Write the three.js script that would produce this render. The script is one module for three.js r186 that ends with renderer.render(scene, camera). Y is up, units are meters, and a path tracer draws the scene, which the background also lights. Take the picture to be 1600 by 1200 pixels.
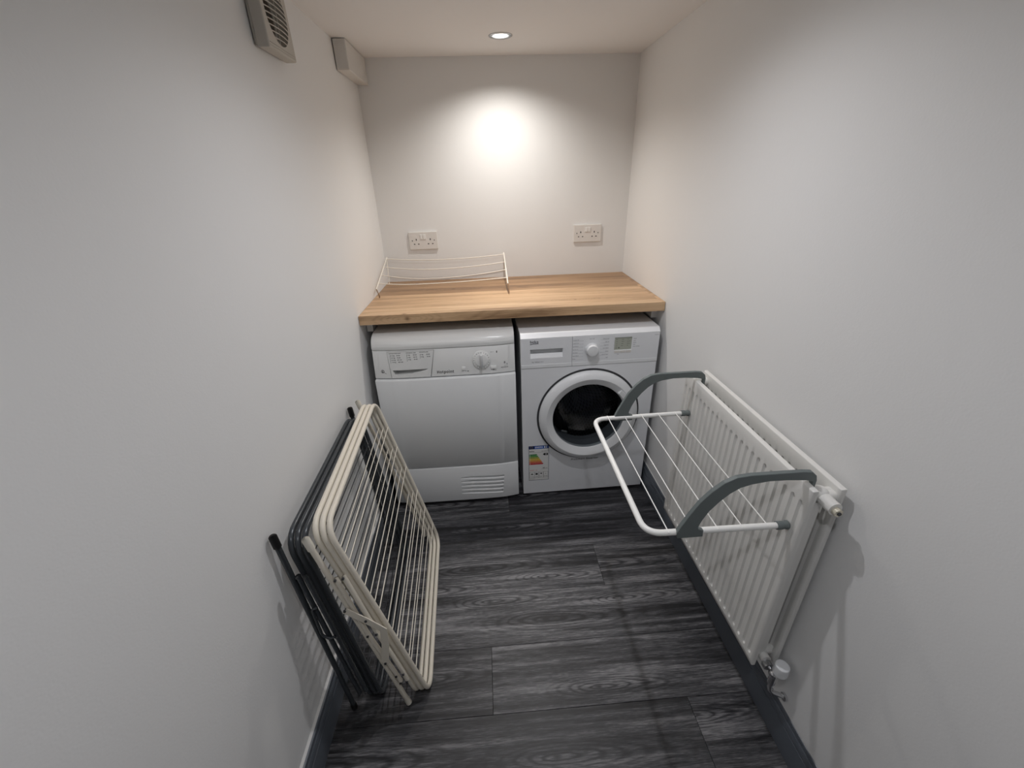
import * as THREE from 'three';
import { RoundedBoxGeometry } from 'three/addons/geometries/RoundedBoxGeometry.js';
import { mergeGeometries, toCreasedNormals } from 'three/addons/utils/BufferGeometryUtils.js';
import { Brush, Evaluator, SUBTRACTION, INTERSECTION } from 'three-bvh-csg';

// ------------------------------------------------------------------ camera, lights, exposure
const scene = new THREE.Scene();
scene.background = new THREE.Color(0x000000);
const camera = new THREE.PerspectiveCamera(2 * Math.atan(600 / 661.19) * 180 / Math.PI, 1600 / 1200, 0.05, 20);
camera.rotation.order = 'YXZ';
camera.position.set(-0.0449, 1.4435, 2.334);
camera.rotation.set(-0.4586, -0.0545, -0.0323);
const renderer = new THREE.WebGLRenderer({ antialias: true });
renderer.toneMapping = THREE.LinearToneMapping;
renderer.toneMappingExposure = 1.0;
renderer.shadowMap.enabled = true;
// three recessed downlights in a row along the ceiling: [x, z, candela, colour, beam half angle, penumbra]
const DOWNLIGHTS = [[0.065, 0.295, 2.7, 0xfffaf4, 71, 1], [0.11, 1.25, 2.4, 0xfbfbff, 80, 1], [0.05, 2.3, 1.75, 0xf8f9ff, 76, 1]];
const SPOT_RADIUS = 1.0;

// ------------------------------------------------------------------ helpers
let seed = 7;
const rnd = () => { seed = (seed * 1664525 + 1013904223) >>> 0; return seed / 4294967296; };
const V = (x, y, z) => new THREE.Vector3(x, y, z);
const names = {};
function numbered(n) { names[n] = (names[n] ?? -1) + 1; return names[n] ? `${n}_${String(names[n]).padStart(3, '0')}` : n; }
function thing(name, label, category, pos = [0, 0, 0], group) {
  const o = new THREE.Group(); o.name = numbered(name); o.position.set(...pos);
  o.userData = { label, category }; if (group) o.userData.group = group;
  scene.add(o); return o;
}
// a mesh from geometry given in world coordinates, hung under parent (a thing at its base)
function part(name, geo, mat, parent, label, kind) {
  let off = V(0, 0, 0);
  for (let p = parent; p && p !== scene; p = p.parent) off.add(p.position);
  geo = geo.clone(); geo.translate(-off.x, -off.y, -off.z);
  return put(name, geo, mat, parent, label, kind);
}
function put(name, geo, mat, parent, label, kind) {
  const m = new THREE.Mesh(geo, mat); m.name = numbered(name); m.castShadow = m.receiveShadow = true;
  if (label) m.userData.label = label; if (kind) m.userData.kind = kind;
  parent.add(m); return m;
}
function struct(name, geo, mat) {
  const m = new THREE.Mesh(geo, mat); m.name = name; m.castShadow = m.receiveShadow = true; m.userData.kind = 'structure';
  scene.add(m); return m;
}
const merge = (a) => mergeGeometries(a.map((g) => { const c = g.index ? g.toNonIndexed() : g.clone(); for (const k of Object.keys(c.attributes)) if (!['position', 'normal', 'uv'].includes(k)) c.deleteAttribute(k); return c; }));
function rbox(w, h, d, x, y, z, r = 0.002, seg = 2) { const g = new RoundedBoxGeometry(w, h, d, seg, Math.min(r, w / 2.01, h / 2.01, d / 2.01)); g.translate(x, y, z); return g; }
const rboxAt = (x0, x1, y0, y1, z0, z1, r) => rbox(x1 - x0, y1 - y0, z1 - z0, (x0 + x1) / 2, (y0 + y1) / 2, (z0 + z1) / 2, r);
function cyl(r, h, x, y, z, axis = 'y', seg = 24, r2 = r) { const g = new THREE.CylinderGeometry(r2, r, h, seg); if (axis === 'x') g.rotateZ(-Math.PI / 2); if (axis === 'z') g.rotateX(Math.PI / 2); g.translate(x, y, z); return g; }
function lathe(pts, seg = 64) { return new THREE.LatheGeometry(pts.map(([r, y]) => new THREE.Vector2(r, y)), seg); }
function fillet(P, r, closed = false, n = 7) {
  const out = [], N = P.length;
  for (let i = 0; i < N; i++) {
    if (!closed && (i === 0 || i === N - 1)) { out.push(P[i].clone()); continue; }
    const a = P[(i + N - 1) % N], b = P[i], c = P[(i + 1) % N], d1 = a.clone().sub(b), d2 = c.clone().sub(b);
    const rr = Math.min(r, d1.length() * 0.49, d2.length() * 0.49), p = b.clone().add(d1.setLength(rr)), q = b.clone().add(d2.setLength(rr));
    for (let k = 0; k <= n; k++) { const t = k / n, s = 1 - t; out.push(p.clone().multiplyScalar(s * s).addScaledVector(b, 2 * s * t).addScaledVector(q, t * t)); }
  }
  return out;
}
function sweep(P, r, closed = false, radial = 10) {   // round tube along a list of points, with rounded ends
  const N = P.length, pos = [], nor = [], uv = [], idx = [], T = [];
  for (let i = 0; i < N; i++) { const a = closed ? P[(i + N - 1) % N] : P[Math.max(0, i - 1)], b = closed ? P[(i + 1) % N] : P[Math.min(N - 1, i + 1)]; T.push(b.clone().sub(a).normalize()); }
  let n = Math.abs(T[0].y) < 0.9 ? V(0, 1, 0) : V(1, 0, 0); n.addScaledVector(T[0], -n.dot(T[0])).normalize();
  const rings = [];
  for (let i = 0; i < N; i++) { n = n.clone().addScaledVector(T[i], -n.dot(T[i])).normalize(); rings.push([P[i], n, T[i].clone().cross(n), r, 0]); }
  if (!closed) {
    const a = rings[0], b = rings[N - 1];
    rings.unshift([a[0].clone().addScaledVector(T[0], -r * 0.3), a[1], a[2], r * 0.75, -1]); rings.unshift([a[0].clone().addScaledVector(T[0], -r * 0.38), a[1], a[2], 1e-5, -1]);
    rings.push([b[0].clone().addScaledVector(T[N - 1], r * 0.3), b[1], b[2], r * 0.75, 1]); rings.push([b[0].clone().addScaledVector(T[N - 1], r * 0.38), b[1], b[2], 1e-5, 1]);
  } else rings.push(rings[0]);
  rings.forEach(([c, u, w, rr], i) => { for (let k = 0; k <= radial; k++) { const t = k / radial * Math.PI * 2, d = u.clone().multiplyScalar(Math.cos(t)).addScaledVector(w, Math.sin(t)); pos.push(c.x + d.x * rr, c.y + d.y * rr, c.z + d.z * rr); nor.push(d.x, d.y, d.z); uv.push(k / radial * 2 * Math.PI * r, i * 0.02); } });
  for (let i = 0; i < rings.length - 1; i++) for (let k = 0; k < radial; k++) { const a = i * (radial + 1) + k, b = a + radial + 1; idx.push(a, a + 1, b, b, a + 1, b + 1); }
  const g = new THREE.BufferGeometry(); g.setAttribute('position', new THREE.Float32BufferAttribute(pos, 3)); g.setAttribute('normal', new THREE.Float32BufferAttribute(nor, 3)); g.setAttribute('uv', new THREE.Float32BufferAttribute(uv, 2)); g.setIndex(idx); return g;
}
const rod = (a, b, r, radial = 8) => sweep([V(...a), V(...b)], r, false, radial);
function prism(xz, y0, y1) {   // a polygon in plan (x, z) pushed up from y0 to y1
  const s = new THREE.Shape(xz.map(([x, z]) => new THREE.Vector2(x, -z))), g = new THREE.ExtrudeGeometry(s, { depth: y1 - y0, bevelEnabled: false });
  g.rotateX(-Math.PI / 2); g.translate(0, y0, 0); return g;
}
function plate(pts, z0, z1, bevel = 0.001, holes = [], seg = 12) {   // a polygon in elevation (x, y) from z0 to z1, edges eased
  const s = pts instanceof THREE.Shape ? pts : new THREE.Shape(pts.map(([x, y]) => new THREE.Vector2(x, y)));
  for (const h of holes) s.holes.push(h instanceof THREE.Path ? h : new THREE.Path(h.map(([x, y]) => new THREE.Vector2(x, y))));
  const g = new THREE.ExtrudeGeometry(s, { depth: z1 - z0 - 2 * bevel, bevelEnabled: bevel > 0, bevelThickness: bevel, bevelSize: bevel, bevelOffset: -bevel, bevelSegments: 2, curveSegments: seg });
  g.translate(0, 0, z0 + bevel); return g;
}
const rect = (x0, x1, y0, y1) => [[x0, y0], [x1, y0], [x1, y1], [x0, y1]];
function rrect(x0, x1, y0, y1, r) { const s = new THREE.Shape(); s.moveTo(x0 + r, y0); s.lineTo(x1 - r, y0); s.quadraticCurveTo(x1, y0, x1, y0 + r); s.lineTo(x1, y1 - r); s.quadraticCurveTo(x1, y1, x1 - r, y1); s.lineTo(x0 + r, y1); s.quadraticCurveTo(x0, y1, x0, y1 - r); s.lineTo(x0, y0 + r); s.quadraticCurveTo(x0, y0, x0 + r, y0); return s; }
function facePlanarUV(g, x0, y0, w, h) { const p = g.attributes.position, u = new Float32Array(p.count * 2); for (let i = 0; i < p.count; i++) { u[2 * i] = (p.getX(i) - x0) / w; u[2 * i + 1] = (p.getY(i) - y0) / h; } g.setAttribute('uv', new THREE.BufferAttribute(u, 2)); return g; }
const ev = new Evaluator(); ev.attributes = ['position', 'normal', 'uv'];
function csg(a, b, op = SUBTRACTION) { const A = new Brush(a), B = new Brush(b); A.updateMatrixWorld(); B.updateMatrixWorld(); return ev.evaluate(A, B, op).geometry; }

// value noise for the computed textures
const HT = new Float32Array(65536); for (let i = 0; i < 65536; i++) HT[i] = rnd();
const hash = (x, y, s) => HT[((x * 7919 + y * 104729 + s * 1299709) % 65536 + 65536) % 65536 | 0];
function noise(x, y, s = 0, px = 0) {
  const xi = Math.floor(x), yi = Math.floor(y), f = x - xi, g = y - yi, a = f * f * (3 - 2 * f), b = g * g * (3 - 2 * g), w = (v) => px ? ((v % px) + px) % px : v;
  const x0 = w(xi), x1 = w(xi + 1);
  return (hash(x0, yi, s) * (1 - a) + hash(x1, yi, s) * a) * (1 - b) + (hash(x0, yi + 1, s) * (1 - a) + hash(x1, yi + 1, s) * a) * b;
}
const fbm = (x, y, s, o = 4) => { let v = 0, k = 0.5, t = 0; for (let i = 0; i < o; i++) { v += noise(x, y, s + i * 17) * k; t += k; x *= 2.03; y *= 2.03; k *= 0.5; } return v / t; };
function dataTex(w, h, fn, srgb = true) {
  const d = new Uint8Array(w * h * 4);
  for (let j = 0; j < h; j++) for (let i = 0; i < w; i++) { const c = fn(i / w, j / h); const o = (j * w + i) * 4; d[o] = c[0]; d[o + 1] = c[1]; d[o + 2] = c[2]; d[o + 3] = 255; }
  const t = new THREE.DataTexture(d, w, h); t.wrapS = t.wrapT = THREE.RepeatWrapping; t.magFilter = THREE.LinearFilter; t.minFilter = THREE.LinearMipmapLinearFilter; t.generateMipmaps = true; if (srgb) t.colorSpace = THREE.SRGBColorSpace; t.needsUpdate = true; return t;
}
const mix = (a, b, t) => a + (b - a) * t, clamp = (v) => Math.max(0, Math.min(255, v)), sat = (v) => Math.max(0, Math.min(1, v));
// wood: u along the board, v across it; L and W are the board's size in metres. Knots with rings drawn out along the grain, fibres, streaks.
function woodFn(s, L, W, dark, mid, light, contrast, ringAmt, knots, fine = 42) {
  return (u, v) => {
    const x = u * L, y = v * W;
    let d = y * 110 + 7.5 * fbm(x * 2.2, y * 9, s + 3, 3) + 1.2 * fbm(x * 9, y * 30, s + 9, 2), kn = 0;
    for (const [kx, ky, ks] of knots) { const dx = (x - kx) * 0.16, dy = y - ky, q = Math.sqrt(dx * dx + dy * dy) / ks, e = Math.exp(-q * q * 0.35); d = mix(d, q * 17 + 2.5 * fbm(x * 5, y * 25, s + 31, 2), sat(e * 1.2)); const r2 = Math.hypot(x - kx, (y - ky) * 1.6) / (ks * 0.45); kn += Math.exp(-r2 * r2); }
    const ring = Math.pow(0.5 + 0.5 * Math.sin(d * 2.1), 2.2) * ringAmt;
    const fibre = noise(x * 55, y * 1500, s + 51) * 0.5 + noise(x * 20, y * 620, s + 57) * 0.5;
    const streak = fbm(x * 1.6, y * fine, s + 61, 4), patch = fbm(x * 1.5, y * 9, s + 71, 3);
    let t = 0.5 + contrast * ((streak - 0.5) * 1.3 + (patch - 0.5) * 1.1 + (fibre - 0.5) * 0.5 - ring * 0.55 + 0.12) - 0.5 * Math.min(1, kn);
    t = sat(t);
    return [0, 1, 2].map((k) => clamp(t < 0.5 ? mix(dark[k], mid[k], t * 2) : mix(mid[k], light[k], t * 2 - 1)));
  };
}
// charcoal plank: short fibres and pores, soft streaks, cathedral rings round each knot that die out along the board
function plankFn(s, L, W, dark, mid, light, knots) {
  return (u, v) => {
    const x = u * L, y = v * W;
    let ring = 0, kn = 0;
    for (const [kx, ky, ks] of knots) {
      const dx = (x - kx) * (x > kx ? 0.12 : 0.2), dy = y - ky + 0.012 * (fbm(x * 4, ks * 90, s + 5, 2) - 0.5), q = Math.sqrt(dx * dx + dy * dy) / ks, m = Math.exp(-q * q * 0.55);
      ring += m * (Math.pow(0.5 + 0.5 * Math.sin(q * 19 + 5 * fbm(x * 14, y * 50, s + 31, 3)), 3) - 0.3); kn += Math.exp(-Math.pow(Math.hypot((x - kx) * 0.7, dy) / (ks * 0.32), 2));
    }
    const wob = y + 0.006 * fbm(x * 2.5, y * 10, s + 41, 2);
    const f1 = noise(x * 34, wob * 760, s + 51), f2 = noise(x * 95, wob * 1500, s + 57), streak = fbm(x * 3.2, wob * 70, s + 61, 4), soft = fbm(x * 2.4, y * 16, s + 71, 3), grit = noise(x * 700, y * 1500, s + 81);
    const t = sat(0.47 + (streak - 0.5) * 1.35 + (soft - 0.5) * 0.85 + (f1 - 0.5) * 0.46 + (f2 - 0.5) * 0.4 + (grit - 0.5) * 0.12 - ring * 0.62 - 0.45 * Math.min(1, kn));
    return [0, 1, 2].map((k) => clamp(t < 0.5 ? mix(dark[k], mid[k], t * 2) : mix(mid[k], light[k], t * 2 - 1)));
  };
}
function canvasTex(w, h, draw) { const c = document.createElement('canvas'); c.width = w; c.height = h; const g = c.getContext('2d'); draw(g, w, h); const t = new THREE.CanvasTexture(c); t.colorSpace = THREE.SRGBColorSpace; t.anisotropy = 8; return t; }

// ------------------------------------------------------------------ materials
const std = (color, roughness = 0.5, o = {}) => new THREE.MeshStandardMaterial({ color, roughness, ...o });
const paintBump = dataTex(512, 512, (u, v) => { const n = 255 * (0.55 * noise(u * 128, v * 128, 3, 128) + 0.45 * noise(u * 40, v * 40, 5, 40)); return [n, n, n]; }, false); paintBump.repeat.set(3, 3);
const paint = std(0xededec, 0.62, { bumpMap: paintBump, bumpScale: 0.00013 });
const ceilingPaint = std(0xf0efee, 0.8);
const oakTex = [0, 1, 2, 3].map((i) => dataTex(1024, 192, woodFn(200 + i * 40, 1.3, 0.22, [[90, 66, 46], [124, 94, 66], [132, 102, 73], [92, 69, 49]][i], [[152, 119, 87], [202, 166, 128], [206, 171, 133], [160, 126, 93]][i], [[186, 151, 115], [228, 195, 156], [232, 201, 163], [192, 157, 121]][i], 0.62, 0.3, [[[0.78, 0.11, 0.03], [0.2, 0.05, 0.02]], [[0.95, 0.17, 0.012]], [[0.22, 0.08, 0.02], [0.85, 0.03, 0.012]], [[0.4, 0.1, 0.02]]][i])));
const oak = oakTex.map((t) => std(0xffffff, 0.42, { map: t }));
const plankKnots = [[[0.62, 0.1, 0.03], [0.15, 0.15, 0.02]], [[0.3, 0.09, 0.035], [0.95, 0.12, 0.025]], [[0.75, 0.12, 0.028], [0.55, 0.03, 0.022], [1.05, 0.06, 0.02]], [[0.45, 0.07, 0.025]], [[0.18, 0.1, 0.03], [0.8, 0.15, 0.02]]];
const plankTone = [[[26, 26, 29], [69, 69, 72], [130, 129, 131]], [[22, 22, 25], [60, 60, 63], [117, 116, 118]], [[30, 30, 33], [78, 78, 81], [139, 138, 140]], [[20, 20, 23], [55, 55, 59], [109, 109, 112]], [[28, 28, 31], [72, 72, 75], [132, 131, 133]]];
const plankTex = plankKnots.map((k, i) => dataTex(2048, 384, plankFn(500 + i * 97, 1.4, 0.204, ...plankTone[i], k)));
const plankBump = dataTex(1024, 256, (u, v) => { const n = 255 * (0.6 * noise(u * 60, v * 200, 881, 60) + 0.4 * noise(u * 20, v * 70, 887, 20)); return [n, n, n]; }, false);
const plankMat = plankTex.map((t) => std(0xffffff, 0.46, { map: t, bumpMap: plankBump, bumpScale: 0.00025 }));
const subfloorMat = std(0x4a4845, 0.9);
const skirtMat = std(0x5a6068, 0.34), caulkMat = std(0xe2e1de, 0.6);
const whiteEnamel = std(0xeff1f4, 0.3), whitePlastic = std(0xeceef0, 0.38), radEnamel = std(0xe6e5e1, 0.3), fanPlastic = std(0xc6c1b8, 0.6), boxPlastic = std(0xdedbd6, 0.5);
const dryerWhite = std(0xe9ebec, 0.48), dryerPlastic = std(0xe6e7e6, 0.26), socketWhite = std(0xe3e0dc, 0.4), rockerWhite = std(0xf0efec, 0.35);
const creamTube = std(0xe6dfd0, 0.34), creamPlastic = std(0xe4dfd2, 0.5), creamWire = std(0xece6d8, 0.35);
const darkTube = std(0x494d51, 0.24, { metalness: 0.35 }), darkWire = std(0x3c3f42, 0.35, { metalness: 0.2 }), blackPlastic = std(0x0e0e0f, 0.5), holeShadeBlack = std(0x08080a, 0.9);  // the last black is painted shade for the depth of the socket holes
const rackWhite = std(0xf2f2ef, 0.3), rackGrey = std(0x697171, 0.5), wireWhite = std(0xf0ebe0, 0.4), brownTip = std(0x87694c, 0.6);
const chrome = std(0xd8d8da, 0.12, { metalness: 1 }), steel = std(0xb9bbbd, 0.28, { metalness: 1 }), brass = std(0xe0dac8, 0.3, { metalness: 0.25 }), greyNut = std(0x4b4c4e, 0.4, { metalness: 0.5 });
const rubber = std(0x3b3c3f, 0.65), gasketGrey = std(0x77797d, 0.55), woodBatten = std(0xd9d8d5, 0.6);
const lensGlow = new THREE.MeshStandardMaterial({ color: 0xffffff, emissive: 0xfff6ea, emissiveIntensity: 9, roughness: 0.4 });

// ------------------------------------------------------------------ the room
const H = 1.9226, ZF = 3.7, xl = (z) => -0.5674 - 0.006 * z, xr = (z) => 0.7151 - 0.0093 * Math.min(z, 1.8);
function metreUV(g) { const p = g.attributes.position, n = g.attributes.normal, u = new Float32Array(p.count * 2); for (let i = 0; i < p.count; i++) { const ax = Math.abs(n.getX(i)), ay = Math.abs(n.getY(i)), az = Math.abs(n.getZ(i)); u[2 * i] = ax > az && ax > ay ? p.getZ(i) : p.getX(i); u[2 * i + 1] = ay > ax && ay > az ? p.getZ(i) : p.getY(i); } g.setAttribute('uv', new THREE.BufferAttribute(u, 2)); return g; }
const ductHole = new THREE.CylinderGeometry(0.055, 0.055, 0.22, 40); ductHole.rotateZ(Math.PI / 2); ductHole.translate(xl(0.925) - 0.02, 1.826, 0.925);   // the fan blows through the wall
struct('wall_left', metreUV(csg(prism([[xl(-0.15), -0.15], [xl(ZF + 0.1), ZF + 0.1], [xl(0) - 0.19, ZF + 0.1], [xl(0) - 0.19, -0.15]], -0.02, H + 0.12), ductHole)), paint);
struct('wall_right', metreUV(prism([[xr(-0.15), -0.15], [xr(0) + 0.15, -0.15], [xr(0) + 0.15, ZF + 0.1], [xr(ZF + 0.1), ZF + 0.1], [xr(1.8), 1.8]], -0.02, H + 0.12)), paint);
struct('wall_back', metreUV(prism([[xl(0) - 0.15, 0], [xr(0) + 0.15, 0], [xr(0) + 0.15, -0.12], [xl(0) - 0.15, -0.12]], -0.02, H + 0.12)), paint);
struct('wall_front', metreUV(prism([[-0.9, ZF], [-0.9, ZF + 0.12], [1, ZF + 0.12], [1, ZF]], -0.02, H + 0.12)), paint);
{ // ceiling with a round opening for each downlight
  const s = new THREE.Shape([[-0.75, 0.1], [0.9, 0.1], [0.9, -ZF - 0.1], [-0.75, -ZF - 0.1]].map(([x, y]) => new THREE.Vector2(x, y)));
  for (const [x, z] of DOWNLIGHTS) { const h = new THREE.Path(); h.absarc(x, -z, 0.0375, 0, Math.PI * 2, true); s.holes.push(h); }
  const g = new THREE.ExtrudeGeometry(s, { depth: 0.12, bevelEnabled: false, curveSegments: 32 }); g.rotateX(-Math.PI / 2); g.translate(0, H, 0);
  struct('ceiling', g, ceilingPaint);
}
{ // floor: a slab with vinyl planks laid across the room, each with its own eased edges
  const fl = new THREE.Group(); fl.name = 'floor'; fl.userData.kind = 'structure'; scene.add(fl);
  put('slab', rboxAt(-0.75, 0.9, -0.12, -0.004, -0.1, ZF + 0.1, 0.001), subfloorMat, fl);
  const pitch = 0.20425, joints = { 3: [0.0068], 4: [-0.52], 5: [0.3536], 6: [-0.6], 7: [-0.0945], 8: [0.498], 9: [-0.2], 10: [0.22], 11: [-0.42], 0: [0.1], 1: [-0.3], 2: [0.45] };
  const zStart = 0.8166 - 4 * pitch; let k = 0;
  for (let r = -1; zStart + r * pitch < ZF; r++) {
    const z0 = zStart + r * pitch + 0.0005, z1 = z0 + pitch - 0.001, jx = (joints[r] ?? [rnd() * 1.2 - 0.6])[0], cuts = [-0.62, jx, 0.75].filter((v, i) => i !== 1 || (v > -0.6 && v < 0.72));
    for (let i = 0; i + 1 < cuts.length; i++) {
      const a = cuts[i] + 0.0005, b = cuts[i + 1] - 0.0005, w = b - a, d = z1 - z0, t = 0.0006;
      const s = new THREE.Shape(rect(a + t, b - t, -(z1 - t), -(z0 + t)).map(([x, y]) => new THREE.Vector2(x, y)));
      const g = new THREE.ExtrudeGeometry(s, { depth: 0.004 - t, bevelEnabled: true, bevelThickness: t, bevelSize: t, bevelSegments: 1 }); g.rotateX(-Math.PI / 2); g.translate(0, -0.004, 0);
      const p = g.attributes.position, uv = new Float32Array(p.count * 2), off = rnd() * Math.max(0, 1 - w / 1.4), flip = rnd() < 0.5;
      for (let q = 0; q < p.count; q++) { uv[2 * q] = off + (p.getX(q) - a) / 1.4; let v = (p.getZ(q) - z0) / d; v = 0.015 + 0.97 * v; uv[2 * q + 1] = flip ? 1 - v : v; }
      g.setAttribute('uv', new THREE.BufferAttribute(uv, 2));
      put('plank', g, plankMat[(k++ * 3 + (r & 1)) % plankMat.length], fl);
    }
  }
}
function skirting(side) {   // moulded profile: flat face, two grooves, rounded top; the bead of caulk on it is a part of it
  const prof = [[0, 0], [0.0175, 0], [0.0175, 0.083], [0.0165, 0.085], [0.0145, 0.0855], [0.0145, 0.0875], [0.0165, 0.088], [0.0172, 0.092], [0.0165, 0.099], [0.0135, 0.1065], [0.0118, 0.108], [0.0105, 0.108], [0.0105, 0.1095], [0.0118, 0.110], [0.0118, 0.1195], [0.0105, 0.1225], [0.0075, 0.124], [0, 0.124]];
  const run = (pr) => { const pos = [], idx = [], Zs = [0.002, ZF - 0.002]; for (const z of Zs) for (const [d, y] of pr) pos.push(side < 0 ? xl(z) + d : xr(z) - d, y, z); const n = pr.length; for (let i = 0; i < n; i++) { const a = i, b = (i + 1) % n, c = a + n, d = b + n; side < 0 ? idx.push(a, c, b, b, c, d) : idx.push(a, b, c, b, d, c); } const g = new THREE.BufferGeometry(); g.setAttribute('position', new THREE.Float32BufferAttribute(pos, 3)); g.setIndex(idx); const q = toCreasedNormals(g, 0.5); q.setAttribute('uv', new THREE.Float32BufferAttribute(new Float32Array(q.attributes.position.count * 2), 2)); return q; };
  const b = struct(side < 0 ? 'baseboard_left' : 'baseboard_right', run(prof), skirtMat);
  put('caulk_bead', run([[0, 0.1235], [0.0065, 0.1242], [0.0045, 0.1262], [0, 0.1282]]), caulkMat, b, 'white bead of caulk');
}
skirting(-1); skirting(1);

// ------------------------------------------------------------------ downlights
DOWNLIGHTS.forEach(([x, z, cd, col, beam, soft], i) => {
  const t = thing('downlight', ['round recessed downlight shining on the back wall above the worktop', 'round recessed downlight in the ceiling halfway along the room', 'round recessed downlight in the ceiling over the open end of the room'][i], 'downlight', [x, H, z], 'recessed ceiling downlights');
  put('rim', lathe([[0.036, 0.004], [0.0355, -0.001], [0.037, -0.0035], [0.041, -0.0035], [0.0455, -0.0015], [0.0465, 0.0002], [0.036, 0.0002]]), steel, t, 'brushed metal rim');
  put('housing', lathe([[0.0005, 0.062], [0.03, 0.062], [0.0365, 0.05], [0.0365, 0.0005], [0.0372, 0.0005], [0.0372, 0.05], [0.031, 0.064], [0.0005, 0.064]]), steel, t);
  const lens = put('lamp_lens', lathe([[0.0003, 0.0125], [0.015, 0.0128], [0.0245, 0.0145], [0.0275, 0.02], [0.024, 0.05], [0.0003, 0.05]]), lensGlow, t);
  const s = new THREE.SpotLight(col, cd, 0, beam * Math.PI / 180, soft, 2);
  s.position.set(x, H + 0.0105, z); s.target.position.set(x, 0, z); s.castShadow = true; s.shadow.radius = SPOT_RADIUS; s.shadow.mapSize.set(2048, 2048); s.shadow.camera.near = 0.005;
  scene.add(s, s.target);
});

// ------------------------------------------------------------------ worktop and its battens
{
  const y1 = 0.9448, y0 = y1 - 0.038, zs = [0.001, 0.1, 0.305, 0.575, 0.6268];
  const t = thing('worktop', 'oak effect worktop with square front edge above both machines', 'worktop', [0.075, y0, 0.314]);
  for (let i = 0; i < 4; i++) {
    const a = zs[i], b = zs[i + 1] - 0.0002, X0 = xl(a) + 0.0015, X1 = xr(a) - 0.0015, wX0 = xl(b) + 0.0015, wX1 = xr(b) - 0.0015;
    const g = rboxAt(X0, X1, y0, y1, a, b, i === 3 ? 0.0012 : 0.0004), p = g.attributes.position, n = g.attributes.normal, uv = new Float32Array(p.count * 2);
    for (let q = 0; q < p.count; q++) {
      const f = (p.getZ(q) - a) / (b - a); p.setX(q, p.getX(q) < 0 ? mix(X0, wX0, f) : mix(X1, wX1, f));
      uv[2 * q] = (p.getX(q) + 0.6) / 1.3 + 0.005; uv[2 * q + 1] = (i === 3 ? 0.2 : 0.02) + (Math.abs(n.getZ(q)) > 0.7 ? (y1 - p.getY(q)) + (p.getZ(q) - a) : p.getZ(q) - a) / 0.29;
    }
    g.setAttribute('uv', new THREE.BufferAttribute(uv, 2));
    part('board', g, oak[[0, 3, 1, 2][i]], t);
  }
  { // laminate band glued along the front edge
    const g = rboxAt(xl(0.627) + 0.0015, xr(0.627) - 0.0015, y0, y1 - 0.0003, 0.6269, 0.6282, 0.0004), p = g.attributes.position, uv = new Float32Array(p.count * 2);
    for (let q = 0; q < p.count; q++) { uv[2 * q] = (p.getX(q) + 0.6) / 1.33; uv[2 * q + 1] = 0.3 + (p.getY(q) - y0) / 0.29; }
    g.setAttribute('uv', new THREE.BufferAttribute(uv, 2)); part('edge_band', g, oak[2], t);
  }
  for (const s of [-1, 1]) {
    const x0 = s < 0 ? xl(0.3) + 0.003 : xr(0.3) - 0.027, x1 = x0 + 0.024, zz = 0.545;
    const b = thing('batten', s < 0 ? 'white painted batten under the worktop end beside the dryer' : 'white painted batten under the worktop end over the round-door machine', 'batten', [(x0 + x1) / 2, 0.845, 0.28], 'battens holding up the worktop');
    part('timber', rboxAt(x0, x1, 0.8545, y0 - 0.0005, 0.01, zz, 0.001), woodBatten, b);
    part('end_cap', rboxAt(x0 - 0.001, x1 + 0.001, 0.8525, y0 - 0.002, zz, zz + 0.004, 0.001), socketWhite, b);
  }
}

// ------------------------------------------------------------------ sockets
function socket(x, y, label) {
  const z = 0.0095, t = thing('double_socket', label, 'socket', [x, y, 0]);
  put('faceplate', merge([plate(rrect(-0.073, 0.073, -0.043, 0.043, 0.003), 0, z, 0.0015)]), socketWhite, t);
  for (const s of [-1, 1]) {
    put('switch_rocker', merge([plate(rrect(s * 0.008 - 0.0062, s * 0.008 + 0.0062, 0.008, 0.03, 0.001), z - 0.001, z + 0.0032, 0.001)]), rockerWhite, t);
    const cx = s * 0.036;
    put('earth_hole_shade', plate(rect(cx - 0.0022, cx + 0.0022, 0.002, 0.0105), z - 0.004, z + 0.0003, 0), holeShadeBlack, t);  // solid black boxes, not openings: the dark inside each hole is painted
    for (const q of [-1, 1]) put('pin_hole_shade', plate(rect(cx + q * 0.0108 - 0.0034, cx + q * 0.0108 + 0.0034, -0.018, -0.0138), z - 0.004, z + 0.0003, 0), holeShadeBlack, t);
    put('screw', cyl(0.0026, 0.001, s * 0.0565, 0.0015, z + 0.0002, 'z', 14), greyNut, t);
  }
}
socket(-0.3545, 1.151, 'white double switched socket on the back wall above the wire shelf rack');
socket(0.5065, 1.156, 'white double switched socket on the back wall over the bare worktop');

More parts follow.
